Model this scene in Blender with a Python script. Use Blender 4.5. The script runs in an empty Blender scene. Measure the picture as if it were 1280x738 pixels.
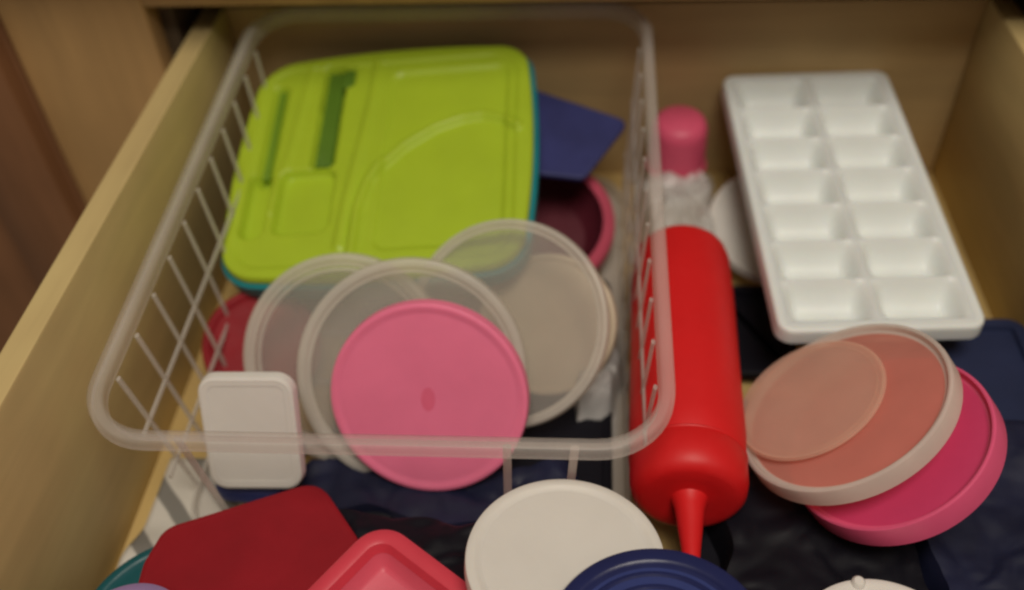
import bpy, bmesh, math, random
from mathutils import Vector, Matrix, noise
random.seed(7)
SC = bpy.context.scene
COL = SC.collection
S = 0.01                       # all shapes below are written in centimetres
PI = math.pi
R_ = math.radians

# ------------------------------------------------------------------ camera
cd = bpy.data.cameras.new('camera')
cam = bpy.data.objects.new('camera', cd)
COL.objects.link(cam)
p_, y_, r_ = R_(44.47), R_(5.8), R_(-3.55)
fw = Vector((-math.sin(y_)*math.cos(p_), math.cos(y_)*math.cos(p_), -math.sin(p_)))
rt = Vector((math.cos(y_), math.sin(y_), 0))
up = rt.cross(fw)
RT = rt*math.cos(r_) + up*math.sin(r_)
UP = up*math.cos(r_) - rt*math.sin(r_)
M = Matrix((RT, UP, -fw)).transposed().to_4x4()
M.translation = Vector((25.15, -15.30, 45.90))*S
cam.matrix_world = M
cd.sensor_width = 36.0
cd.lens = 1187.45/1280*36
cd.clip_start = 0.01
cd.clip_end = 50
cd.dof.use_dof = True
cd.dof.focus_distance = 0.42
cd.dof.aperture_fstop = 3.6
SC.camera = cam

# ------------------------------------------------------------------ light
w = bpy.data.worlds.new('World')
SC.world = w
w.use_nodes = True
bg = w.node_tree.nodes['Background']
bg.inputs['Color'].default_value = (1.0, 0.87, 0.72, 1)
bg.inputs['Strength'].default_value = 0.135

def area(name, loc, target, size, power, color):
    ld = bpy.data.lights.new(name, 'AREA')
    ld.shape = 'DISK'
    ld.size = size
    ld.energy = power
    ld.color = color
    o = bpy.data.objects.new(name, ld)
    COL.objects.link(o)
    o.location = Vector(loc)*S
    d = (Vector(target)-Vector(loc)).normalized()
    o.rotation_euler = d.to_track_quat('-Z', 'Y').to_euler()
    return o
area('ceiling_lamp', (42, -43, 166), (26, 16, 0), 0.75, 16.5, (1.0, 0.92, 0.80))

SC.view_settings.view_transform = 'Standard'
SC.view_settings.look = 'None'
SC.view_settings.gamma = 1
SC.view_settings.exposure = 0.2
SC.view_settings.use_curve_mapping = False
SC.cycles.max_bounces = 10
SC.cycles.transparent_max_bounces = 24
SC.cycles.caustics_reflective = False
SC.cycles.caustics_refractive = False
SC.cycles.sample_clamp_indirect = 4
SC.cycles.filter_width = 2.4

# ------------------------------------------------------------------ materials
def nt(name):
    m = bpy.data.materials.new(name)
    m.use_nodes = True
    t = m.node_tree
    return m, t, t.nodes['Principled BSDF'], t.nodes['Material Output']

def mottled(t, col, var, scale, coord='Object', detail=4, stretch=(1, 1, 1)):
    tc = t.nodes.new('ShaderNodeTexCoord')
    mp = t.nodes.new('ShaderNodeMapping')
    mp.inputs['Scale'].default_value = stretch
    t.links.new(tc.outputs[coord], mp.inputs['Vector'])
    n = t.nodes.new('ShaderNodeTexNoise')
    n.inputs['Scale'].default_value = scale
    n.inputs['Detail'].default_value = detail
    t.links.new(mp.outputs['Vector'], n.inputs['Vector'])
    r = t.nodes.new('ShaderNodeValToRGB')
    r.color_ramp.elements[0].position = 0.3
    r.color_ramp.elements[1].position = 0.7
    lo = [max(0, c*(1-var)) for c in col]
    hi = [min(1, c*(1+var)) for c in col]
    r.color_ramp.elements[0].color = (*lo, 1)
    r.color_ramp.elements[1].color = (*hi, 1)
    t.links.new(n.outputs['Fac'], r.inputs['Fac'])
    return r, n, mp

def bump(t, bs, mp, scale, strength, dist=0.0006):
    n = t.nodes.new('ShaderNodeTexNoise')
    n.inputs['Scale'].default_value = scale
    n.inputs['Detail'].default_value = 6
    t.links.new(mp.outputs['Vector'], n.inputs['Vector'])
    b = t.nodes.new('ShaderNodeBump')
    b.inputs['Strength'].default_value = strength
    b.inputs['Distance'].default_value = dist
    t.links.new(n.outputs['Fac'], b.inputs['Height'])
    t.links.new(b.outputs['Normal'], bs.inputs['Normal'])
    # uneven gloss: handling scuffs
    rr = t.nodes.new('ShaderNodeMapRange')
    base = bs.inputs['Roughness'].default_value
    rr.inputs['To Min'].default_value = max(0.05, base-0.1)
    rr.inputs['To Max'].default_value = min(1, base+0.14)
    t.links.new(n.outputs['Fac'], rr.inputs['Value'])
    t.links.new(rr.outputs['Result'], bs.inputs['Roughness'])

def plastic(name, col, rough=0.42, var=0.06, spec=0.4, sss=0.0):
    m, t, b, o = nt(name)
    b.inputs['Roughness'].default_value = rough
    b.inputs['Specular IOR Level'].default_value = spec
    ramp, n, mp = mottled(t, col, var, 28)
    t.links.new(ramp.outputs['Color'], b.inputs['Base Color'])
    if sss:
        b.inputs['Subsurface Weight'].default_value = sss
        b.inputs['Subsurface Radius'].default_value = (0.004, 0.003, 0.002)
        b.inputs['Subsurface Scale'].default_value = 1.0
    bump(t, b, mp, 130, 0.25)
    return m

def frosted(name, col, opac=0.5, tint=(1, 1, 1), rough=0.35, trans=0.45):
    """milky see-through polypropylene: part clear, part scattering"""
    m, t, b, o = nt(name)
    b.inputs['Roughness'].default_value = rough
    b.inputs['Specular IOR Level'].default_value = 0.4
    ramp, n, mp = mottled(t, col, 0.07, 30)
    t.links.new(ramp.outputs['Color'], b.inputs['Base Color'])
    bump(t, b, mp, 110, 0.3)
    tl = t.nodes.new('ShaderNodeBsdfTranslucent')
    t.links.new(ramp.outputs['Color'], tl.inputs['Color'])
    m1 = t.nodes.new('ShaderNodeMixShader')
    m1.inputs['Fac'].default_value = trans
    t.links.new(b.outputs['BSDF'], m1.inputs[1])
    t.links.new(tl.outputs['BSDF'], m1.inputs[2])
    tr = t.nodes.new('ShaderNodeBsdfTransparent')
    tr.inputs['Color'].default_value = (*tint, 1)
    m2 = t.nodes.new('ShaderNodeMixShader')
    m2.inputs['Fac'].default_value = opac
    t.links.new(tr.outputs['BSDF'], m2.inputs[1])
    t.links.new(m1.outputs['Shader'], m2.inputs[2])
    t.links.new(m2.outputs['Shader'], o.inputs['Surface'])
    return m

def wood(name, col, var=0.14, stretch=(1, 0.12, 1), rough=0.5, scale=60):
    m, t, b, o = nt(name)
    b.inputs['Roughness'].default_value = rough
    b.inputs['Specular IOR Level'].default_value = 0.3
    ramp, n, mp = mottled(t, col, var, scale, stretch=stretch, detail=8)
    n.inputs['Distortion'].default_value = 0.6
    big, n2, mp2 = mottled(t, (0.5, 0.5, 0.5), 0.25, 9, detail=3)
    mx = t.nodes.new('ShaderNodeMix')
    mx.data_type = 'RGBA'
    mx.blend_type = 'OVERLAY'
    mx.inputs[0].default_value = 0.45
    t.links.new(ramp.outputs['Color'], mx.inputs[6])
    t.links.new(big.outputs['Color'], mx.inputs[7])
    t.links.new(mx.outputs[2], b.inputs['Base Color'])
    bump(t, b, mp, 200, 0.2, 0.0004)
    return m

MT = {
 'maple':   wood('maple_veneer', (0.57, 0.425, 0.19), 0.08),
 'maple_x': wood('maple_veneer_cross', (0.50, 0.35, 0.165), 0.08, stretch=(0.12, 1, 1)),
 'ply':     wood('drawer_bottom_board', (0.58, 0.41, 0.16), 0.1),
 'oak':     wood('cabinet_frame_wood', (0.45, 0.27, 0.11), 0.09, stretch=(1, 1, 0.12)),
 'reddoor': wood('cabinet_door_wood', (0.23, 0.105, 0.047), 0.1, stretch=(1, 1, 0.12)),
 'counter': plastic('counter_laminate', (0.30, 0.22, 0.15), 0.35),
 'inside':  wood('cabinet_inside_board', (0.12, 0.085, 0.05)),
 'basket':  frosted('basket_plastic', (0.86, 0.83, 0.79), 0.5, (0.98, 0.97, 0.96), 0.3, 0.35),
 'basket_rim': frosted('basket_rim_plastic', (0.86, 0.82, 0.77), 0.26, (0.98, 0.97, 0.96), 0.28, 0.35),
 'green':   plastic('lime_plastic', (0.41, 0.555, 0.028), 0.38, 0.04, sss=0.1),
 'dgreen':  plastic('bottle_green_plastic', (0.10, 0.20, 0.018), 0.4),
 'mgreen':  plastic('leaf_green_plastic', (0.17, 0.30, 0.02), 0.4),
 'teal_d':  plastic('dark_teal_plastic', (0.006, 0.085, 0.10), 0.4),
 'teal':    plastic('teal_plastic', (0.008, 0.20, 0.235), 0.35),
 'navy':    plastic('navy_plastic', (0.022, 0.024, 0.12), 0.5),
 'navybag': plastic('navy_soft_plastic', (0.030, 0.034, 0.14), 0.55, 0.2),
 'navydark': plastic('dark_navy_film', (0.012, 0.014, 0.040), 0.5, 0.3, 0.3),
 'slate':   plastic('slate_navy_plastic', (0.020, 0.027, 0.070), 0.55, 0.15, 0.25),
 'black':   plastic('black_plastic', (0.005, 0.0045, 0.009), 0.55, 0.2, 0.2),
 'red':     plastic('bottle_red_plastic', (0.70, 0.011, 0.013), 0.5, 0.04, sss=0.1),
 'redcap':  plastic('bottle_cap_red_plastic', (0.68, 0.011, 0.013), 0.46, 0.04),
 'pink':    plastic('pink_plastic', (0.92, 0.205, 0.35), 0.4, 0.05, sss=0.1),
 'pink_m':  plastic('rubbed_pink_plastic', (0.82, 0.14, 0.25), 0.5, 0.12),
 'pink_d':  plastic('deep_pink_plastic', (0.74, 0.10, 0.19), 0.4, 0.05),
 'magenta': plastic('magenta_plastic', (0.60, 0.05, 0.15), 0.38, 0.06, sss=0.05),
 'magenta_rim': plastic('bright_magenta_plastic', (0.74, 0.10, 0.22), 0.38, 0.06, sss=0.05),
 'coral':   plastic('coral_red_plastic', (0.66, 0.055, 0.085), 0.36, 0.06),
 'coral_in':plastic('coral_pink_plastic', (0.66, 0.10, 0.15), 0.4, 0.06),
 'dred':    plastic('dark_red_rubber', (0.26, 0.006, 0.013), 0.6, 0.12, 0.25),
 'maroon':  plastic('maroon_plastic', (0.10, 0.012, 0.022), 0.5),
 'rose':    plastic('rose_plastic', (0.50, 0.07, 0.12), 0.4),
 'white':   plastic('white_plastic', (0.75, 0.715, 0.67), 0.45, 0.03, sss=0.1),
 'white_w': plastic('cream_plastic', (0.72, 0.675, 0.62), 0.42, 0.03, sss=0.1),
 'tray':    plastic('ice_tray_plastic', (0.80, 0.83, 0.81), 0.36, 0.03, sss=0.35),
 'cream':   plastic('beige_plastic', (0.60, 0.50, 0.36), 0.5, 0.04),
 'blue':    plastic('royal_blue_plastic', (0.014, 0.018, 0.085), 0.3, 0.1),
 'blue_l':  plastic('mid_blue_plastic', (0.032, 0.045, 0.17), 0.35, 0.1),
 'purple':  plastic('lilac_plastic', (0.26, 0.17, 0.33), 0.4),
 'clear':   frosted('frosted_lid_plastic', (0.84, 0.81, 0.76), 0.25, (0.96, 0.95, 0.93), 0.35, 0.4),
 'clear_rim': frosted('frosted_rim_plastic', (0.84, 0.80, 0.73), 0.6, (0.95, 0.92, 0.88), 0.3, 0.35),
 'peach':   frosted('peach_lid_plastic', (0.94, 0.48, 0.40), 0.55, (0.97, 0.74, 0.62), 0.32, 0.4),
 'peach_rim': frosted('peach_rim_plastic', (0.88, 0.82, 0.76), 0.72, (0.96, 0.82, 0.72), 0.3, 0.35),
 'peach_disc': frosted('frosted_peach_plastic', (0.94, 0.72, 0.60), 0.36, (0.98, 0.92, 0.87), 0.35, 0.3),
 'bag':     frosted('crumpled_film', (0.84, 0.83, 0.81), 0.72, (0.96, 0.96, 0.97), 0.22, 0.3),
}
def striped():
    m, t, b, o = nt('striped_cloth')
    b.inputs['Roughness'].default_value = 0.85
    tc = t.nodes.new('ShaderNodeTexCoord')
    wv = t.nodes.new('ShaderNodeTexWave')
    wv.wave_type = 'BANDS'; wv.bands_direction = 'X'
    wv.inputs['Scale'].default_value = 13
    wv.inputs['Distortion'].default_value = 0.6
    wv.inputs['Detail Scale'].default_value = 2.0
    mp = t.nodes.new('ShaderNodeMapping'); mp.inputs['Rotation'].default_value = (0, 0, R_(-42))
    t.links.new(tc.outputs['Object'], mp.inputs['Vector']); t.links.new(mp.outputs['Vector'], wv.inputs['Vector'])
    r = t.nodes.new('ShaderNodeValToRGB')
    r.color_ramp.elements[0].position = 0.25; r.color_ramp.elements[0].color = (0.22, 0.21, 0.19, 1)
    r.color_ramp.elements[1].position = 0.4; r.color_ramp.elements[1].color = (0.66, 0.63, 0.57, 1)
    t.links.new(wv.outputs['Fac'], r.inputs['Fac'])
    t.links.new(r.outputs['Color'], b.inputs['Base Color'])
    return m
MT['stripe'] = striped()

# ------------------------------------------------------------------ helpers
def link(name, verts, faces, mat, parent=None, smooth=True, angle=40):
    me = bpy.data.meshes.new(name)
    me.from_pydata([Vector(v)*S for v in verts], [], faces)
    me.validate()
    bm = bmesh.new(); bm.from_mesh(me)
    bmesh.ops.remove_doubles(bm, verts=bm.verts, dist=1e-6)
    bmesh.ops.recalc_face_normals(bm, faces=bm.faces)
    for f in bm.faces: f.smooth = smooth
    if smooth:
        for e in bm.edges:
            if len(e.link_faces) == 2 and e.calc_face_angle(0) > R_(angle): e.smooth = False
    bm.to_mesh(me); bm.free()
    me.materials.append(MT[mat])
    o = bpy.data.objects.new(name, me)
    COL.objects.link(o)
    if parent: o.parent = parent
    return o

def frame(c, n, ang=0.0):
    """matrix with z along n, at c (cm)"""
    q = Vector(n).normalized().to_track_quat('Z', 'Y')
    m = q.to_matrix().to_4x4() @ Matrix.Rotation(ang, 4, 'Z')
    m.translation = Vector(c)*S
    return m

def axes(c, ex, ey):
    ex = Vector(ex).normalized(); ez = ex.cross(Vector(ey)).normalized(); ey = ez.cross(ex)
    m = Matrix((ex, ey, ez)).transposed().to_4x4()
    m.translation = Vector(c)*S
    return m

def thing(name, label, cat, mw=None, group=None):
    o = bpy.data.objects.new(name, None)
    o.empty_display_size = 0.02
    COL.objects.link(o)
    if mw is not None: o.matrix_world = mw
    o['label'] = label; o['category'] = cat
    if group: o['group'] = group
    return o

def lathe(name, prof, mat, parent=None, seg=96, closed=True, wob=0.0):
    vs, fs = [], []
    n = len(prof)
    for i in range(seg):
        a = 2*PI*i/seg
        k = 1 + wob*math.sin(3*a+1.0)
        for r, h in prof: vs.append((r*math.cos(a)*k, r*math.sin(a)*k, h))
    for i in range(seg):
        j = (i+1) % seg
        for q in range(n if closed else n-1):
            q2 = (q+1) % n
            fs.append((i*n+q, j*n+q, j*n+q2, i*n+q2))
    vs2 = vs
    # drop degenerate axis faces by merging
    return link(name, vs2, fs, mat, parent)

def rrect(w_, h_, r, k=6, cx=0, cy=0, bulge=0.0):
    pts = []
    if not isinstance(r, (tuple, list)): r = (r,)*4
    for (sx, sy, a0, rr) in ((1, 1, 0, r[0]), (-1, 1, 90, r[1]), (-1, -1, 180, r[2]), (1, -1, 270, r[3])):
        for i in range(k+1):
            a = R_(a0+90*i/k)
            pts.append((cx+sx*(w_/2-rr)+rr*math.cos(a), cy+sy*(h_/2-rr)+rr*math.sin(a)))
    if bulge:
        q = []
        for i in range(len(pts)):
            a, b = pts[i], pts[(i+1) % len(pts)]
            q.append(a)
            L = math.hypot(b[0]-a[0], b[1]-a[1])
            if L > min(w_, h_)*0.25:
                nx, ny = (b[1]-a[1])/L, -(b[0]-a[0])/L
                for s in range(1, 8):
                    t = s/8; e = 4*t*(1-t)*bulge
                    q.append((a[0]+(b[0]-a[0])*t+nx*e, a[1]+(b[1]-a[1])*t+ny*e))
        pts = q
    return pts

def inset(poly, d):
    """move every vertex of a convex outline inwards by d"""
    out = []; n = len(poly)
    for i in range(n):
        a, b, c = Vector(poly[i-1]), Vector(poly[i]), Vector(poly[(i+1) % n])
        e1 = (b-a).normalized() if (b-a).length > 1e-6 else (c-b).normalized()
        e2 = (c-b).normalized() if (c-b).length > 1e-6 else e1
        n1 = Vector((-e1.y, e1.x)); n2 = Vector((-e2.y, e2.x))
        m = (n1+n2); m = m/max(0.3, m.length_squared/2)
        out.append((b.x+m.x*d, b.y+m.y*d))
    return out

def loops(name, lps, mat, parent=None, cap0=True, cap1=True, closed=False, angle=40):
    """skin a list of equally long 3D loops"""
    n = len(lps[0]); vs = [v for l in lps for v in l]; fs = []
    m = len(lps)
    for k in range(m if closed else m-1):
        k2 = (k+1) % m
        for i in range(n):
            j = (i+1) % n
            fs.append((k*n+i, k*n+j, k2*n+j, k2*n+i))
    if not closed:
        if cap0: fs.append(tuple(range(n)))
        if cap1: fs.append(tuple(range((m-1)*n, m*n)))
    return link(name, vs, fs, mat, parent, angle=angle)

def at_z(poly, z): return [(x, y, z) for x, y in poly]

def box(name, a, b, mat, parent=None, bev=0.12):
    x0, y0, z0 = a; x1, y1, z1 = b
    w_, h_ = x1-x0, y1-y0; cx, cy = (x0+x1)/2, (y0+y1)/2
    bev = min(bev, w_/3, h_/3, (z1-z0)/3)
    o = rrect(w_, h_, bev, 3, cx, cy); i = inset(o, bev*0.95)
    h = inset(o, bev*0.3)
    return loops(name, [at_z(i, z0), at_z(h, z0+bev*0.3), at_z(o, z0+bev), at_z(o, z1-bev), at_z(h, z1-bev*0.3), at_z(i, z1)], mat, parent)

def bar(name, pts, wdt, thk, side, mat, parent):
    """flat moulded rib along a polyline; side = direction of its width"""
    side = Vector(side).normalized(); lp = []
    pts = [Vector(q) for q in pts]
    for i, q in enumerate(pts):
        d = (pts[min(i+1, len(pts)-1)]-pts[max(i-1, 0)]).normalized()
        n = d.cross(side).normalized()
        c = []
        for k in range(8):
            a = 2*PI*k/8+PI/8
            c.append(tuple(q+side*(wdt/2*math.cos(a))*1.05+n*(thk/2*math.sin(a))*1.05))
        lp.append(c)
    return loops(name, lp, mat, parent)

# ------------------------------------------------------------------ cabinet and drawer
H, W, D = 14.48, 51.98, 45.0
T = 1.5
Y0 = -5.0
cab = thing('kitchen_cabinet', 'wooden kitchen cabinet behind the open drawer, its tan frame and reddish door at the left', 'cabinet', Matrix.Translation((0, 0.40, 0)))
yo = 40.0
def cb(name, a, b, mat, parent, bev=0.12):
    return box(name, (a[0], a[1]-yo, a[2]), (b[0], b[1]-yo, b[2]), mat, parent, bev)
cb('frame_stile', (-13.2, yo, -45), (-3.3, yo+2, 24), 'oak', cab, 0.15)
cb('frame_stile', (W+2.2, yo, -45), (W+9, yo+2, 24), 'oak', cab, 0.15)
cb('frame_rail', (-3.3, yo+0.05, 17.1), (W+2.2, yo+2, 24), 'oak', cab, 0.15)
cb('countertop', (-60, yo-4.5, 24.1), (W+40, yo+60, 28), 'counter', cab, 0.5)
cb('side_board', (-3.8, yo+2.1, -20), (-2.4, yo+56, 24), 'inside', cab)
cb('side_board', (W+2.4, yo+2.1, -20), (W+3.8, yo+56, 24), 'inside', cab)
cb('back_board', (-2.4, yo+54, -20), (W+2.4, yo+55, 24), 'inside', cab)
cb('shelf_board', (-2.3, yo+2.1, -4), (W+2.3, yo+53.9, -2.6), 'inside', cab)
# neighbouring door: frame with a recessed field
dx0, dx1, dz0, dz1 = -52.0, -13.4, -60.0, 17.0
door = cb('cabinet_door', (dx0, yo-0.2, dz0), (dx1, yo+1.8, dz1), 'reddoor', cab, 0.25)
fo = [(x, z) for x, z in rrect(dx1-dx0-0.2, dz1-dz0-0.2, 0.2, 3, (dx0+dx1)/2, (dz0+dz1)/2)]
fi = rrect(dx1-dx0-11, dz1-dz0-11, 0.2, 3, (dx0+dx1)/2, (dz0+dz1)/2)
fi2 = rrect(dx1-dx0-12.4, dz1-dz0-12.4, 0.2, 3, (dx0+dx1)/2, (dz0+dz1)/2)
Y = lambda pl, y: [(x, y-yo, z) for x, z in pl]
loops('door_frame', [Y(fo, yo-0.22), Y(fo, yo-1.8), Y(inset(fo, 0.25), yo-2.0), Y(fi, yo-2.0), Y(fi2, yo-1.3), Y(fi2, yo-0.22)], 'reddoor', door, closed=True)

dr = thing('drawer', 'open light maple kitchen drawer holding the basket and plastic ware', 'drawer', Matrix.Translation((0, 0, 0)))
left = box('side_panel', (-T, Y0, -1.2), (0, D+T, H), 'maple', dr, 0.16)
right = box('side_panel', (W, Y0, -1.2), (W+T, D+T, H), 'maple', dr, 0.16)
box('back_panel', (0.02, D, -1.2), (W-0.02, D+T, H-0.05), 'maple_x', dr, 0.16)
box('bottom_panel', (0.01, Y0, -0.9), (W-0.01, D-0.01, 0), 'ply', dr, 0.02)
box('front_panel', (-T-1.5, Y0-2.2, -3), (W+T+1.5, Y0-0.01, H+2.5), 'oak', dr, 0.3)

# ------------------------------------------------------------------ storage basket
bk = thing('storage_basket', 'clear frosted plastic basket with wide rim and open grid sides, left half of the drawer', 'basket', Matrix.Translation((0, 0, 0)))
bx0, bx1, by0, by1, bz = 1.8, 29.5, 9.4, 44.75, 12.0
cxb, cyb, wb, hb = (bx0+bx1)/2, (by0+by1)/2, bx1-bx0, by1-by0
ro = rrect(wb, hb, 3.6, 10, cxb, cyb)
rprof = [(0.0, -0.62), (0.0, -0.1), (0.1, 0.0), (0.52, 0.02), (0.72, -0.06), (0.76, -0.3), (0.76, -0.8), (0.66, -0.8), (0.67, -0.35), (0.56, -0.17), (0.2, -0.17), (0.14, -0.62)]
loops('rim', [at_z(inset(ro, d), bz+h) for d, h in rprof], 'basket_rim', bk, closed=True, angle=60)
def tap(z): return 0.78 + 0.9*(bz-z)/bz       # how far the wall stands inside the rim outline
zb = 0.55
def side_pt(side, s, z):
    t_ = tap(z)
    if side == 'l': return (bx0+t_, s, z)
    if side == 'r': return (bx1-t_, s, z)
    if side == 'f': return (s, by0+t_, z)
    return (s, by1-t_, z)
for side in 'lrf':
    along = (0, 1, 0) if side in 'lr' else (1, 0, 0)
    a0, a1 = (by0+1.2, by1-1.2) if side in 'lr' else (bx0+1.2, bx1-1.2)
    n = 11 if side in 'lr' else 7
    for i in range(n):
        s0 = a0+3.0+(a1-a0-6.0)*i/(n-1)
        if side == 'f': s0 = 21.9 + 3.05*(i-5)
        if side == 'f' and 9 < s0 < 21: continue          # the middle of the front is an open carrying slot
        s1 = (s0-(a0+a1)/2)*0.93+(a0+a1)/2
        bar('rib', [side_pt(side, s0, bz-0.9), side_pt(side, s0*0.5+s1*0.5, 6), side_pt(side, s1, zb)], 0.40 if side == 'f' else 0.32, 0.2, along, 'basket', bk)
for z in (7.5, 3.9):
    for side in 'lr':
        a0, a1 = (by0+3.6, by1-3.6) if side in 'lr' else (bx0+3.6, bx1-3.6)
        bar('cross_rib', [side_pt(side, a0+(a1-a0)*k/4, z) for k in range(5)], 0.34, 0.2, (0, 0, 1), 'basket', bk)
t_ = tap(zb)
o_ = rrect(wb-2*t_+0.2, hb-2*t_+0.2, 3.0, 8, cxb, cyb)
i_ = inset(o_, 1.6)
loops('base_rim', [at_z(o_, 0.25), at_z(o_, 1.1), at_z(inset(o_, 0.18), 1.1), at_z(inset(o_, 0.3), 0.55), at_z(i_, 0.55), at_z(i_, 0.25)], 'basket', bk, closed=True)
for i in range(6):
    x = bx0+t_+3.4+(wb-2*t_-6.8)*i/5
    bar('floor_rib', [(x, by0+t_+1.4, 0.4), (x, by1-t_-1.4, 0.4)], 0.5, 0.28, (1, 0, 0), 'basket', bk)
for i in range(7):
    y = by0+t_+3.4+(hb-2*t_-6.8)*i/6
    bar('floor_rib', [(bx0+t_+1.4, y, 0.42), (bx1-t_-1.4, y, 0.42)], 0.5, 0.2, (0, 1, 0), 'basket', bk)

# the basket rides up a little at the back and stands slightly askew
for ch in bk.children:
    for v in ch.data.vertices:
        x, y, z = v.co/S
        k = max(0, (y-by0)/(by1-by0))
        v.co = Vector((x+0.4*k*(bx1-x)/(bx1-bx0)+0.2*k, y, z+2.9*k*max(0, z-0.6)/11.4))*S

# ------------------------------------------------------------------ lunch box (lime lid on a teal base)
LW, LL = 18.65, 17.75
n_ = Vector((-0.08, -0.25, 0.97)).normalized()
lb = thing('lunch_box', 'lime green divided lunch box lid with cutlery grooves on a teal base', 'lunch box',
           axes((3.2, 25.15, 7.0), (1, 0, 0.082), (-0.02, 0.97, 0.24)))
def sstep(a, b, x):
    t = max(0, min(1, (x-a)/(b-a))); return t*t*(3-2*t)
def seg_d(p, pl):
    best = 9e9
    for a, b in zip(pl, pl[1:]):
        ax, ay = a; bx, by = b
        L2 = (bx-ax)**2+(by-ay)**2
        t = max(0, min(1, ((p[0]-ax)*(bx-ax)+(p[1]-ay)*(by-ay))/L2))
        best = min(best, math.hypot(p[0]-ax-t*(bx-ax), p[1]-ay-t*(by-ay)))
    return best
def rr_d(p, x0, x1, y0, y1, r):
    qx = abs(p[0]-(x0+x1)/2)-(x1-x0)/2+r; qy = abs(p[1]-(y0+y1)/2)-(y1-y0)/2+r
    return math.hypot(max(qx, 0), max(qy, 0))+min(max(qx, qy), 0)-r
VR = [(8.35, 17.0), (8.25, 14.1), (8.0, 11.0), (7.75, 8.6), (7.45, 5.5), (7.3, 2.0)]
ARC = [(8.15, 1.2), (8.2, 4.9), (8.6, 6.8), (9.2, 8.1), (10.7, 9.8), (12.7, 11.2), (14.4, 11.8), (15.8, 11.95), (17.2, 11.5), (18.1, 10.5)]
def lid_h(u, v):
    h = 0.0
    d = rr_d((u, v), 0, LW, 0, LL, 2.6)
    h += 0.16*sstep(-0.75, -0.55, d)                                  # raised border
    h -= 0.22*(1-sstep(-1.0, -0.7, rr_d((u, v), 8.6, 18.2, 0.8, 17.0, 1.6)))  # right compartment sunk
    h += 0.36*(1-sstep(0.12, 0.42, seg_d((u, v), ARC)))
    h += 0.20*(1-sstep(0.12, 0.5, seg_d((u, v), VR)))
    h -= 0.75*(1-sstep(-0.02, 0.28, rr_d((u, v), 4.7, 6.0, 8.5, 17.0, 0.3)))   # knife groove
    h -= 0.3*(1-sstep(-0.02, 0.28, rr_d((u, v), 5.3, 6.6, 15.4, 17.0, 0.3)))
    h -= 0.65*(1-sstep(-0.02, 0.3, rr_d((u, v), 2.95, 6.2, 3.4, 8.0, 0.55)))   # spoon well
    h -= 0.55*(1-sstep(-0.02, 0.3, rr_d((u, v), 1.25, 1.95, 7.6, 15.6, 0.3)))   # fork groove
    h -= 0.65*(1-sstep(-0.02, 0.3, rr_d((u, v), 0.9, 2.0, 3.2, 8.0, 0.45)))
    h += 0.10*(1-sstep(0.1, 0.45, seg_d((u, v), [(3.6, 17), (3.1, 9.5), (2.4, 5)])))
    return h
outl = rrect(LW, LL, (2.2, 2.9, 2.4, 2.4), 8, LW/2, LL/2, bulge=0.35)
def inside_scale(px, py):
    """map square coords (-1..1)^2 to the lid outline along rays"""
    a = math.atan2(py, px); m = max(abs(px), abs(py))
    if m < 1e-6: return (LW/2, LL/2)
    dx, dy = math.cos(a)*1.0, math.sin(a)*1.0
    best = None
    for i in range(len(outl)):
        ax, ay = outl[i][0]-LW/2, outl[i][1]-LL/2; bx, by = outl[(i+1) % len(outl)][0]-LW/2, outl[(i+1) % len(outl)][1]-LL/2
        den = dx*(by-ay)-dy*(bx-ax)
        if abs(den) < 1e-9: continue
        t = (ax*(by-ay)-ay*(bx-ax))/den; s = (ax*dy-ay*dx)/den
        if t > 0 and -1e-6 <= s <= 1+1e-6: best = t if best is None else min(best, t)
    return (LW/2+dx*best*m, LL/2+dy*best*m)
NU = 150
vs, fs = [], []
for j in range(NU+1):
    for i in range(NU+1):
        px, py = 2*i/NU-1, 2*j/NU-1
        # stretch so rays keep the lid's aspect
        u, v = inside_scale(px*LW, py*LL) if False else (None, None)
        a = math.atan2(py*LL, px*LW); m = max(abs(px), abs(py))
        vs.append((px, py, a, m))
cache = {}
pts = []
for (px, py, a, m) in vs:
    k = round(a, 5)
    if k not in cache:
        q = inside_scale(math.cos(a), math.sin(a)); mm = max(abs(math.cos(a)), abs(math.sin(a)))
        cache[k] = ((q[0]-LW/2)/mm, (q[1]-LL/2)/mm)
    u, v = LW/2+cache[k][0]*m, LL/2+cache[k][1]*m
    pts.append((u, v, lid_h(u, v)))
N1 = NU+1
for j in range(NU):
    for i in range(NU):
        fs.append((j*N1+i, j*N1+i+1, (j+1)*N1+i+1, (j+1)*N1+i))
link('lid', pts, fs, 'green', lb, angle=80)
lidskirt = [at_z(inset(outl, 0.0), 0.16), at_z(inset(outl, -0.12), 0.05), at_z(inset(outl, -0.12), -0.42), at_z(inset(outl, 0.1), -0.42), at_z(inset(outl, 0.15), -0.1)]
loops('lid_skirt', lidskirt, 'green', lb, cap0=False, cap1=False, angle=70)
bo = inset(outl, 0.25)
loops('base', [at_z(inset(bo, 1.4), -4.6), at_z(inset(bo, 0.8), -4.4), at_z(inset(bo, 0.15), -1.7), at_z(inset(bo, -0.6), -1.6), at_z(inset(bo, -0.66), -0.55), at_z(inset(bo, -0.3), -0.45), at_z(inset(bo, 0.02), -0.5), at_z(inset(bo, 0.2), -1.25)], 'teal', lb)
box('knife_groove_fill', (4.78, 8.6, -0.72), (5.92, 16.9, -0.30), 'dgreen', lb, 0.12)  # darker green strip filling the knife groove
box('knife_groove_end_fill', (5.93, 15.3, -0.40), (6.7, 16.9, -0.12), 'dgreen', lb, 0.12)  # same dark green, filling the groove's wider back end
box('fork_groove_fill', (1.35, 7.8, -0.56), (1.86, 15.5, -0.26), 'mgreen', lb, 0.12)  # mid green strip filling the narrow fork groove

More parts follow.
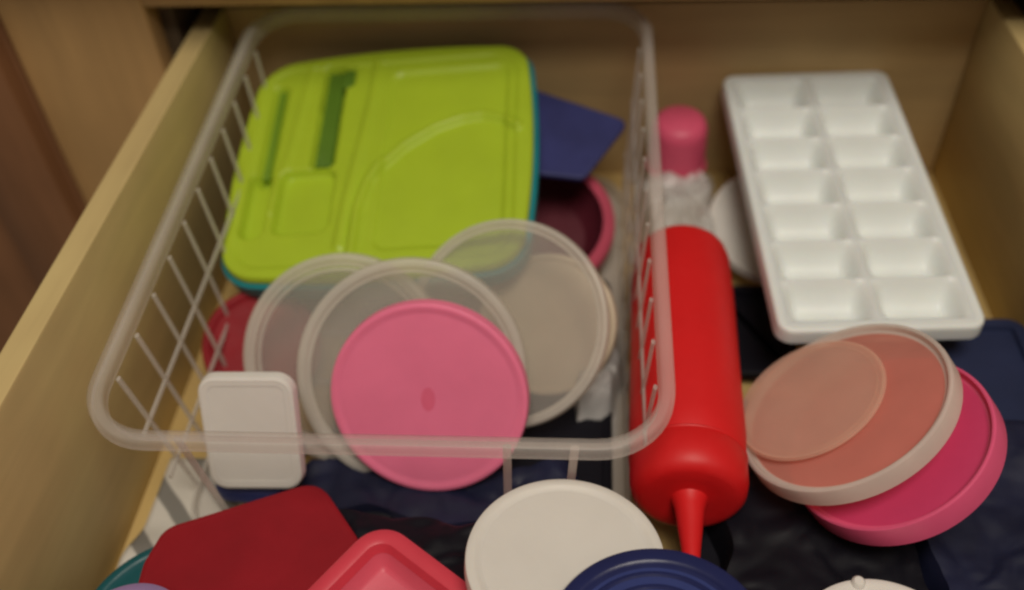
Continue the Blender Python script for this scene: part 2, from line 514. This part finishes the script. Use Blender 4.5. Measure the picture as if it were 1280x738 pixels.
# ------------------------------------------------------------------ round lids
def round_lid(name, label, c, n, R, mat, rimmat, cat='lid', skirt=0.8, lip=0.55, rec=0.15, group=None, ang=0.0, rings=(), wob=0.0):
    t = thing(name, label, cat, frame(c, n, ang), group)
    # c is the centre of the outer face
    lathe('panel', [(0.001, -rec), (R-lip-0.15, -rec), (R-lip-0.15, -rec-0.11), (0.001, -rec-0.11)], mat, t, wob=wob)
    lathe('rim', [(R-lip-0.2, -rec-0.005), (R-lip, -rec+0.02), (R-lip+0.1, -0.02), (R-lip+0.2, 0), (R-0.16, 0), (R-0.04, -0.05), (R, -0.18), (R+0.03, -skirt), (R-0.1, -skirt-0.02), (R-0.14, -0.25),
                  (R-lip+0.15, -0.2), (R-lip-0.2, -rec-0.1)], rimmat, t, wob=wob)
    for r in rings:
        lathe('ring_ridge', [(r-0.14, -rec-0.01), (r-0.05, -rec+0.07), (r+0.05, -rec+0.07), (r+0.14, -rec-0.01)], rimmat, t, closed=False)
    return t

t = round_lid('round_lid', 'opaque pink round lid leaning behind the basket front, foremost of the standing lids', (17.02, 16.69, 6.36), (-0.04, -0.87, 0.49), 5.4, 'pink', 'pink', lip=0.45, rec=0.08, skirt=0.7)
lathe('gate_mark', [(0.001, -0.06), (0.42, -0.065), (0.6, -0.085)], 'pink_m', t, seg=24, closed=False).scale = (0.7, 1.25, 1)
round_lid('round_lid', 'frosted round lid with wide pale rim standing directly behind the pink lid', (15.75, 18.9, 5.9), (0.05, -0.78, 0.62), 6.45, 'clear', 'clear_rim', lip=0.6, skirt=0.8)
round_lid('round_lid', 'frosted round lid half hidden at the left, leaning against the green lunch box', (11.6, 20.2, 5.6), (-0.06, -0.75, 0.65), 6.05, 'clear', 'clear_rim', lip=0.5, skirt=0.6, rings=(5.1,))
round_lid('round_lid', 'large frosted round lid on the right with a beige disc showing through it', (20.82, 21.97, 6.85), (-0.24, -0.67, 0.70), 6.0, 'clear', 'clear_rim', lip=0.4, skirt=0.6)
round_lid('round_lid', 'beige disc lid standing behind the large frosted lid inside the basket', (23.05, 24.3, 4.4), (-0.22, -0.64, 0.74), 4.3, 'cream', 'cream', skirt=0.5, lip=0.4)

# small white square lid with the basket rim in front of it
def square_lid(name, label, mw, w_, h_, r, mat, rimmat, skirt=0.7, lip=0.5, rec=0.15, cat='lid', bulge=0.0):
    t = thing(name, label, cat, mw)
    o = rrect(w_, h_, r, 7, 0, 0, bulge)
    i1, i2 = inset(o, lip), inset(o, lip+0.25)
    loops('panel', [at_z(inset(o, lip-0.1), -rec-0.12), at_z(inset(o, lip-0.1), -rec-0.02)] if rec <= 0.02 else [at_z(i2, -rec-0.12), at_z(i2, -rec)], mat, t)
    loops('rim', [at_z(inset(o, lip+0.3), -rec-0.01), at_z(inset(o, lip+0.12), -rec+0.03), at_z(i1, -0.02), at_z(inset(o, 0.2), 0), at_z(inset(o, 0.05), -0.06), at_z(o, -0.2), at_z(inset(o, -0.04), -skirt),
                  at_z(inset(o, 0.1), -skirt-0.02), at_z(inset(o, 0.15), -0.25), at_z(i1, -0.22), at_z(inset(o, lip+0.3), -rec-0.1)], rimmat, t, closed=True)
    return t
square_lid('container_cover', 'small white rounded square lid standing behind the left end of the basket front', axes((8.15, 13.75, 6.9), (1, 0.02, 0.0), (-0.02, 0.42, 0.9)), 5.0, 6.5, 0.95, 'white', 'white', lip=0.25, rec=0.015, skirt=0.6)

# other ware inside the basket
t = thing('bowl', 'shallow maroon bowl with rose pink rim beside the lunch box, under the navy lid', 'bowl', frame((22.0, 34.4, 4.0), (0, -0.29, 0.96)))
lathe('body', [(0.001, -2.6), (3.6, -2.6), (4.6, -1.6), (5.0, -0.2), (4.75, -0.2), (4.3, -1.5), (3.4, -2.3), (0.001, -2.3)], 'maroon', t)
lathe('rim', [(4.7, -0.25), (4.65, 0.0), (5.25, 0.05), (5.42, -0.1), (5.45, -0.9), (5.3, -0.95), (5.05, -0.3)], 'rose', t)
def poly_lid(name, label, cat, pts3, mat, thick=0.6, rad=0.9, rimmat=None, lip=0.5, rec=0.1, ctr=None):
    """lid whose outline is a convex quad/polygon with rounded corners, lying in the plane of its first three corners"""
    P = [Vector(q) for q in pts3]
    o = sum(P, Vector())/len(P)
    nrm = (P[1]-P[0]).cross(P[2]-P[0]).normalized()
    if nrm.z < 0: nrm = -nrm
    ex = (P[1]-P[0]).normalized(); ey = nrm.cross(ex)
    pl = [((q-o).dot(ex), (q-o).dot(ey)) for q in P]
    area2 = sum(pl[i-1][0]*pl[i][1]-pl[i][0]*pl[i-1][1] for i in range(len(pl)))
    if area2 < 0: pl.reverse()
    out = []
    n = len(pl)
    rads = rad if isinstance(rad, (list, tuple)) else [rad]*n
    for i in range(n):
        a, b, c = Vector(pl[i-1]), Vector(pl[i]), Vector(pl[(i+1) % n])
        u, v = (a-b).normalized(), (c-b).normalized()
        half = math.acos(max(-1, min(1, u.dot(v))))/2
        d = min(rads[i]/math.tan(half), (a-b).length*0.48, (c-b).length*0.48)
        for k in range(9):
            s = k/8
            q = (b+u*d)*(1-s)**2+b*2*s*(1-s)+(b+v*d)*s*s
            out.append((q.x, q.y))
    t = thing(name, label, cat, axes(o, ex, ey))
    rm = rimmat or mat
    loops('panel', [at_z(inset(out, lip+0.02), -rec-0.15), at_z(inset(out, lip-0.05), -rec)], mat, t)
    loops('rim', [at_z(inset(out, lip+0.1), -rec-0.02), at_z(inset(out, lip), -0.02), at_z(inset(out, 0.2), 0), at_z(inset(out, 0.05), -0.07), at_z(out, -0.22), at_z(inset(out, 0.02), -thick), at_z(inset(out, 0.2), -thick),
                  at_z(inset(out, lip+0.1), -rec-0.12)], rm, t, closed=True)
    return t
poly_lid('container_cover', 'flat navy blue lid wedged behind the lunch box, its pointed corner towards the basket side', 'lid',
         [(20.4, 43.0, 9.7), (28.4, 39.8, 8.6), (25.3, 35.0, 7.3), (18.5, 36.0, 6.9)], 'navybag', thick=0.4, rad=0.75, lip=0.28, rec=0.02)
round_lid('round_lid', 'dark red round lid lying under the left end of the lunch box', (5.6, 23.2, 3.3), (0.25, -0.55, 0.75), 3.6, 'dred', 'dred', skirt=0.6)
container_floor = poly_lid('container_cover', 'black rectangular lid flat on the basket floor beneath the standing lids', 'lid', [(10.5, 12.6, 1.2), (27.0, 12.6, 1.2), (27.2, 32.0, 1.2), (10.5, 32.0, 1.2)], 'black', thick=0.4, rad=1.4)
poly_lid('container_cover', 'dark blue lid lying on the basket floor under the small white lid', 'lid', [(5.0, 12.9, 2.8), (9.0, 12.9, 2.6), (9.6, 17.5, 2.0), (5.6, 17.5, 2.2)], 'blue_l', thick=0.7, rad=1.2, lip=0.6)

# ------------------------------------------------------------------ crumpled clear film
def film(name, label, x0, x1, y0, y1, zf, seed, parts=70, mat='bag', cat='plastic bag', amp=0.85):
    vs, fs = [], []
    nx = parts; ny = int(parts*(y1-y0)/(x1-x0))
    for j in range(ny+1):
        for i in range(nx+1):
            x = x0+(x1-x0)*i/nx; y = y0+(y1-y0)*j/ny
            p = Vector((x*0.30+seed, y*0.30, seed*1.7))
            cr = noise.noise(p)*0.9+abs(noise.noise(p*2.3))*1.1+abs(noise.noise(p*4.3))*0.3
            ks = 12 if amp < 0.4 else 5
            e = min(i, nx-i)/nx*ks; f = min(j, ny-j)/ny*ks
            edge = min(1, e)*min(1, f)
            edge = edge*edge*(3-2*edge)
            vs.append((x+noise.noise(p*1.3+Vector((9, 0, 0)))*0.8, y+noise.noise(p*1.1+Vector((0, 7, 0)))*0.9, 0.25+edge*zf(x, y)+cr*amp*(0.35+edge)))
    for j in range(ny):
        for i in range(nx): fs.append((j*(nx+1)+i, j*(nx+1)+i+1, (j+1)*(nx+1)+i+1, (j+1)*(nx+1)+i))
    cx, cy = (x0+x1)/2, (y0+y1)/2
    o = link(name, [(x-cx, y-cy, max(0.1, z)) for x, y, z in vs], fs, mat, None, angle=50)
    o.location = Vector((cx, cy, 0))*S
    o['label'] = label; o['category'] = cat
    return o
film('plastic_bag', 'crumpled clear plastic bag on the drawer floor between basket and ice tray', 28.9, 34.9, 30.3, 44.6, lambda x, y: 2.6, 3.1, 60)
film('plastic_bag', 'crumpled clear plastic film inside the basket along its right side', 24.6, 27.6, 19.0, 29.4, lambda x, y: 2.0, 8.4, 30)

t = thing('cup', 'small pink plastic cup standing on the crumpled bag by the drawer back', 'cup', frame((32.1, 42.4, 2.7), (0.0, -0.12, 0.99)))
lathe('body', [(0.001, 0.1), (1.9, 0.1), (2.1, 0.3), (1.98, 3.6), (1.8, 4.2), (1.4, 4.5), (0.001, 4.6)], 'pink_d', t, seg=48)
lathe('rim', [(2.05, 0.05), (2.2, 0.05), (2.25, 0.2), (2.2, 0.45), (2.06, 0.5)], 'pink_d', t, seg=48)

# ------------------------------------------------------------------ squeeze bottle
ax0, ax1 = Vector((31.48, 31.1, 5.2)), Vector((30.6, 12.6, 5.8))
ex = (ax1-ax0).normalized()
t = thing('squeeze_bottle', 'red squeeze bottle lying beside the basket with its nozzle to the front', 'bottle', frame(ax0, ex))
B0 = 1.5                       # the bottle is a little shorter than its axis
lathe('body', [(0.001, B0+0.15), (2.0, B0+0.1), (2.1, B0), (2.5, B0+0.08), (2.84, B0+0.5), (2.97, B0+1.1), (3.02, 6), (3.0, 14), (3.0, 16.2), (2.93, 17.2), (2.78, 17.7), (2.6, 17.75)], 'red', t, closed=False)
lathe('cap', [(2.5, 17.5), (2.86, 17.55), (2.95, 17.7), (2.93, 19.0), (2.8, 19.6), (2.5, 19.92), (2.2, 20.02), (1.6, 20.02), (1.2, 20.0), (0.001, 20.0)], 'redcap', t, closed=False)
lathe('nozzle', [(0.001, 19.8), (1.0, 19.85), (0.86, 20.1), (0.72, 20.6), (0.46, 22.8), (0.3, 24.5), (0.24, 24.65), (0.12, 24.6), (0.001, 24.0)], 'redcap', t, seg=40, closed=False)
lathe('neck_ring', [(2.92, 17.62), (2.985, 17.7), (2.92, 17.8)], 'redcap', t, closed=False)

# ------------------------------------------------------------------ ice cube tray
NLc, NRc, FLc = Vector((36.2, 21.6, 6.75)), Vector((47.9, 22.2, 6.75)), Vector((36.45, 44.45, 9.05))
exv = (NRc-NLc).normalized(); eyv = (FLc-NLc).normalized()
t = thing('ice_cube_tray', 'white plastic ice cube tray of fourteen cells by the right drawer wall', 'ice tray', axes(NLc, exv, eyv))
TW, TL = 11.5, 23.0

mx_, my_ = 0.6, 0.7
cw, cl = (TW-2*mx_)/2, (TL-2*my_)/7
NC = 22
vs, fs = [], []
cell_d = 1.5
for j in range(NC+1):
    for i in range(NC+1):
        u, v = i/NC, j/NC
        du = min(u, 1-u)*cw; dv = min(v, 1-v)*cl
        def wall(d, a, b): return sstep(a, b, d)
        f_ = wall(du, 0.08, 0.95)*math.sin(PI*max(0, min(1, (v*cl-0.09)/(cl-0.18))))**0.8
        z = -cell_d*f_
        # the wall between the two columns is cut lower in its middle, as on such trays
        vs.append((u*cw, v*cl, z))
for j in range(NC):
    for i in range(NC): fs.append((j*(NC+1)+i, j*(NC+1)+i+1, (j+1)*(NC+1)+i+1, (j+1)*(NC+1)+i))
cell0 = link('ice_cell', vs, fs, 'tray', t, angle=70)
cell0.location = (mx_*S, my_*S, 0)
for r in range(7):
    for c in range(2):
        if r == 0 and c == 0: continue
        o = cell0.copy(); COL.objects.link(o); o.parent = t
        o.location = ((mx_+c*cw)*S, (my_+r*cl)*S, 0)
        if c == 1: pass
o_ = rrect(TW, TL, 0.9, 6, TW/2, TL/2); i_ = rrect(TW-2*mx_+0.01, TL-2*my_+0.01, 0.05, 6, TW/2, TL/2)
loops('rim', [at_z(i_, 0.0), at_z(inset(o_, 0.3), 0.02), at_z(inset(o_, 0.2), 0.04), at_z(inset(o_, 0.05), -0.03), at_z(o_, -0.2), at_z(inset(o_, -0.05), -1.0), at_z(inset(o_, 0.12), -1.0), at_z(inset(o_, 0.2), -0.3), at_z(i_, -0.4)], 'tray', t, closed=True, angle=50)
for sx in (0, 1):
    for k in range(7):
        pass
round_lid('round_lid', 'pale round lid lying flat under the left edge of the ice cube tray', (39.45, 35.6, 3.0), (-0.02, -0.14, 0.99), 5.5, 'white', 'white', skirt=0.6)

# ------------------------------------------------------------------ dark containers on the floor
def tub(name, label, a, b, mat, rimmat=None, tilt=None, rad=1.2, cat='container', depth=None, lidded=True):
    x0, y0, z0 = a; x1, y1, z1 = b
    w_, h_ = x1-x0, y1-y0
    t = thing(name, label, cat, Matrix.Translation(Vector(((x0+x1)/2, (y0+y1)/2, z0))*S) @ (tilt or Matrix()))
    o = rrect(w_, h_, rad, 6); hh = z1-z0
    loops('body', [at_z(inset(o, 1.1), 0), at_z(inset(o, 0.8), 0.1), at_z(inset(o, 0.25), hh-0.4), at_z(inset(o, 0.25), hh-0.35), at_z(inset(o, 0.5), hh-0.35)], mat, t)
    loops('rim', [at_z(inset(o, 0.2), hh-0.6), at_z(o, hh-0.55), at_z(o, hh-0.1), at_z(inset(o, 0.1), hh), at_z(inset(o, 0.7), hh), at_z(inset(o, 0.8), hh-0.3)], rimmat or mat, t, cap0=False)
    return t
tub('container', 'black plastic container on the drawer floor behind the red bottle cap and lids', (30.4, 2.0, 0), (42.0, 20.5, 2.3), 'black')
tub('container', 'black box on the drawer floor between the red bottle and the ice tray', (33.6, 23.2, 0), (38.6, 30.9, 1.5), 'black', rad=0.5)
tub('container', 'navy container in the right corner beside the pink lid, under the ice tray', (43.0, 9.0, 0), (51.6, 26.0, 3.6), 'slate', 'slate', rad=1.0)
tub('container', 'black container standing against the basket front between the dark red and white lids', (13.2, 4.2, 0), (22.6, 10.3, 4.2), 'black', rad=0.8)
tub('container', 'black container on the floor under the white and blue round lids', (22.9, -3.5, 0), (31.0, 9.2, 3.0), 'black', rad=0.8)

film('plastic_bag', 'dark navy soft bag lying in the right corner beside the magenta lid', 41.0, 51.8, -2.0, 19.0, lambda x, y: 4.15+0.5*noise.noise(Vector((x*0.16, y*0.16, 4.2))), 5.5, 50, 'navydark', amp=0.22)
film('plastic_bag', 'black soft bag lying between the red nozzle and the knob lid', 31.6, 42.6, 0.0, 15.2, lambda x, y: 3.75+0.4*noise.noise(Vector((x*0.2, y*0.2, 1.2))), 12.3, 50, 'black', amp=0.2)

film('plastic_bag', 'black soft bag bunched against the basket front between the dark red and cream lids', 11.6, 23.6, 1.5, 11.25, lambda x, y: 4.75+0.5*noise.noise(Vector((x*0.25, y*0.25, 7.7))), 21.3, 50, 'black', amp=0.35)
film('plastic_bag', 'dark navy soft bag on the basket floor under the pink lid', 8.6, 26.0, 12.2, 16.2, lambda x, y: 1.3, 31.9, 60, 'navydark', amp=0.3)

# ------------------------------------------------------------------ lids on the right
mag_n = Vector((-0.56, 0.08, 0.82)).normalized()
cm = Vector((40.28, 13.53, 7.39))
t = round_lid('round_lid', 'magenta pink round lid with a deep rim lying under the peach lid', cm+mag_n*0.55, mag_n, 5.05, 'magenta', 'magenta_rim', skirt=1.3, lip=0.3, rec=0.35)
pe_n = Vector((-0.55, 0.16, 0.81)).normalized()
cp = Vector((38.15, 15.3, 8.25))
t = round_lid('round_lid', 'translucent peach round lid with pale rim tilted on top of the magenta lid', cp+pe_n*0.2, pe_n, 5.45, 'peach', 'peach_rim', skirt=1.0, lip=0.35, rec=0.3)
round_lid('round_lid', 'thin frosted disc lid resting on the upper left half of the peach lid', Vector((36.85, 16.25, 7.5))+pe_n*0.16, pe_n, 3.95, 'peach_disc', 'peach_disc', skirt=0.12, lip=0.25, rec=0.03)

# ------------------------------------------------------------------ lids at the front
round_lid('round_lid', 'cream white round lid in front of the basket, overlapped by the blue lid', (24.59, 5.82, 9.42), (0.04, 0.10, 0.99), 4.3, 'white_w', 'white_w', lip=0.55, rec=0.12, skirt=0.7)
round_lid('round_lid', 'dark blue round lid with ringed top overlapping the white lid at the front', (28.2, 1.5, 10.6), (-0.06, 0.08, 0.99), 4.4, 'blue_l', 'blue', lip=0.75, rec=0.15, skirt=0.8, rings=(3.2, 2.6))
t = round_lid('round_lid', 'white round lid with a small knob, cut off by the bottom edge at the right', (38.3, 3.2, 6.0), (0, 0.02, 1), 4.0, 'white', 'white', lip=0.5, rec=0.05)
t.matrix_world = axes((38.3, 3.2, 6.0), (1, 0, 0), (0, 1, -0.02))
lathe('knob', [(0.001, 0.26), (0.2, 0.26), (0.3, 0.16), (0.34, -0.3), (0.001, -0.3)], 'white', t, seg=24).location = (-0.55*S, 3.7*S, 0)
poly_lid('container_cover', 'flat dark red rubber lid with rounded corners at the front left', 'lid',
         [(4.5, 6.8, 6.0), (4.9, 8.75, 6.0), (12.0, 11.75, 6.0), (14.75, 8.3, 6.0), (13.0, 1.0, 6.0), (5.0, 0.5, 6.0)], 'dred', thick=0.8, rad=[0.9, 0.9, 0.9, 1.6, 1.2, 1.2], lip=0.35, rec=0.02)
a_ = R_(-36)
t = thing('square_container', 'coral red rounded square container with pink inside, corner up at the front', 'container', axes((16.6, 3.45, 7.0), (math.cos(a_), math.sin(a_), 0.0), (-math.sin(a_), math.cos(a_), 0.03)))
o = rrect(7.9, 7.9, 1.6, 8)
loops('rim', [at_z(inset(o, 0.95), -0.55), at_z(inset(o, 0.75), -0.06), at_z(inset(o, 0.6), 0), at_z(inset(o, 0.12), 0), at_z(o, -0.1), at_z(o, -0.6), at_z(inset(o, 0.2), -0.62), at_z(inset(o, 0.3), -0.65)], 'coral', t, cap0=False, cap1=False)
loops('body', [at_z(inset(o, 0.9), -0.5), at_z(inset(o, 1.25), -1.2), at_z(inset(o, 1.5), -1.35)], 'coral_in', t, cap0=False)
round_lid('round_lid', 'teal round lid mostly hidden under the dark red lid at the left wall', (6.1, 4.6, 4.4), (0, 0, 1), 4.6, 'teal_d', 'teal_d')
round_lid('round_lid', 'lilac round lid cut off by the bottom left corner of the picture', (5.9, 2.1, 8.0), (0, 0.02, 1), 2.7, 'purple', 'purple', skirt=0.5)

# striped cloth tucked between drawer wall and basket front
vs, fs = [], []
nx, ny = 24, 30
for j in range(ny+1):
    for i in range(nx+1):
        u, v = i/nx, j/ny
        x = -4.1+6.6*u
        y = -5.0+11.5*v
        front = 1-sstep(0.35, 0.62, v)
        z = 0.12+front*(0.9+0.35*math.sin(u*7+v*2)+0.2*noise.noise(Vector((u*4, v*4, 2.2))))
        vs.append((x, y, z))
for j in range(ny):
    for i in range(nx): fs.append((j*(nx+1)+i, j*(nx+1)+i+1, (j+1)*(nx+1)+i+1, (j+1)*(nx+1)+i))
o = link('folded_cloth', vs, fs, 'stripe')
sm = o.modifiers.new('thick', 'SOLIDIFY'); sm.thickness = 0.0015; sm.offset = 1
o.location = Vector((5.0, 10.4, 0))*S
o['label'] = 'white cloth with grey stripes tucked behind the dark red lid'
o['category'] = 'cloth'
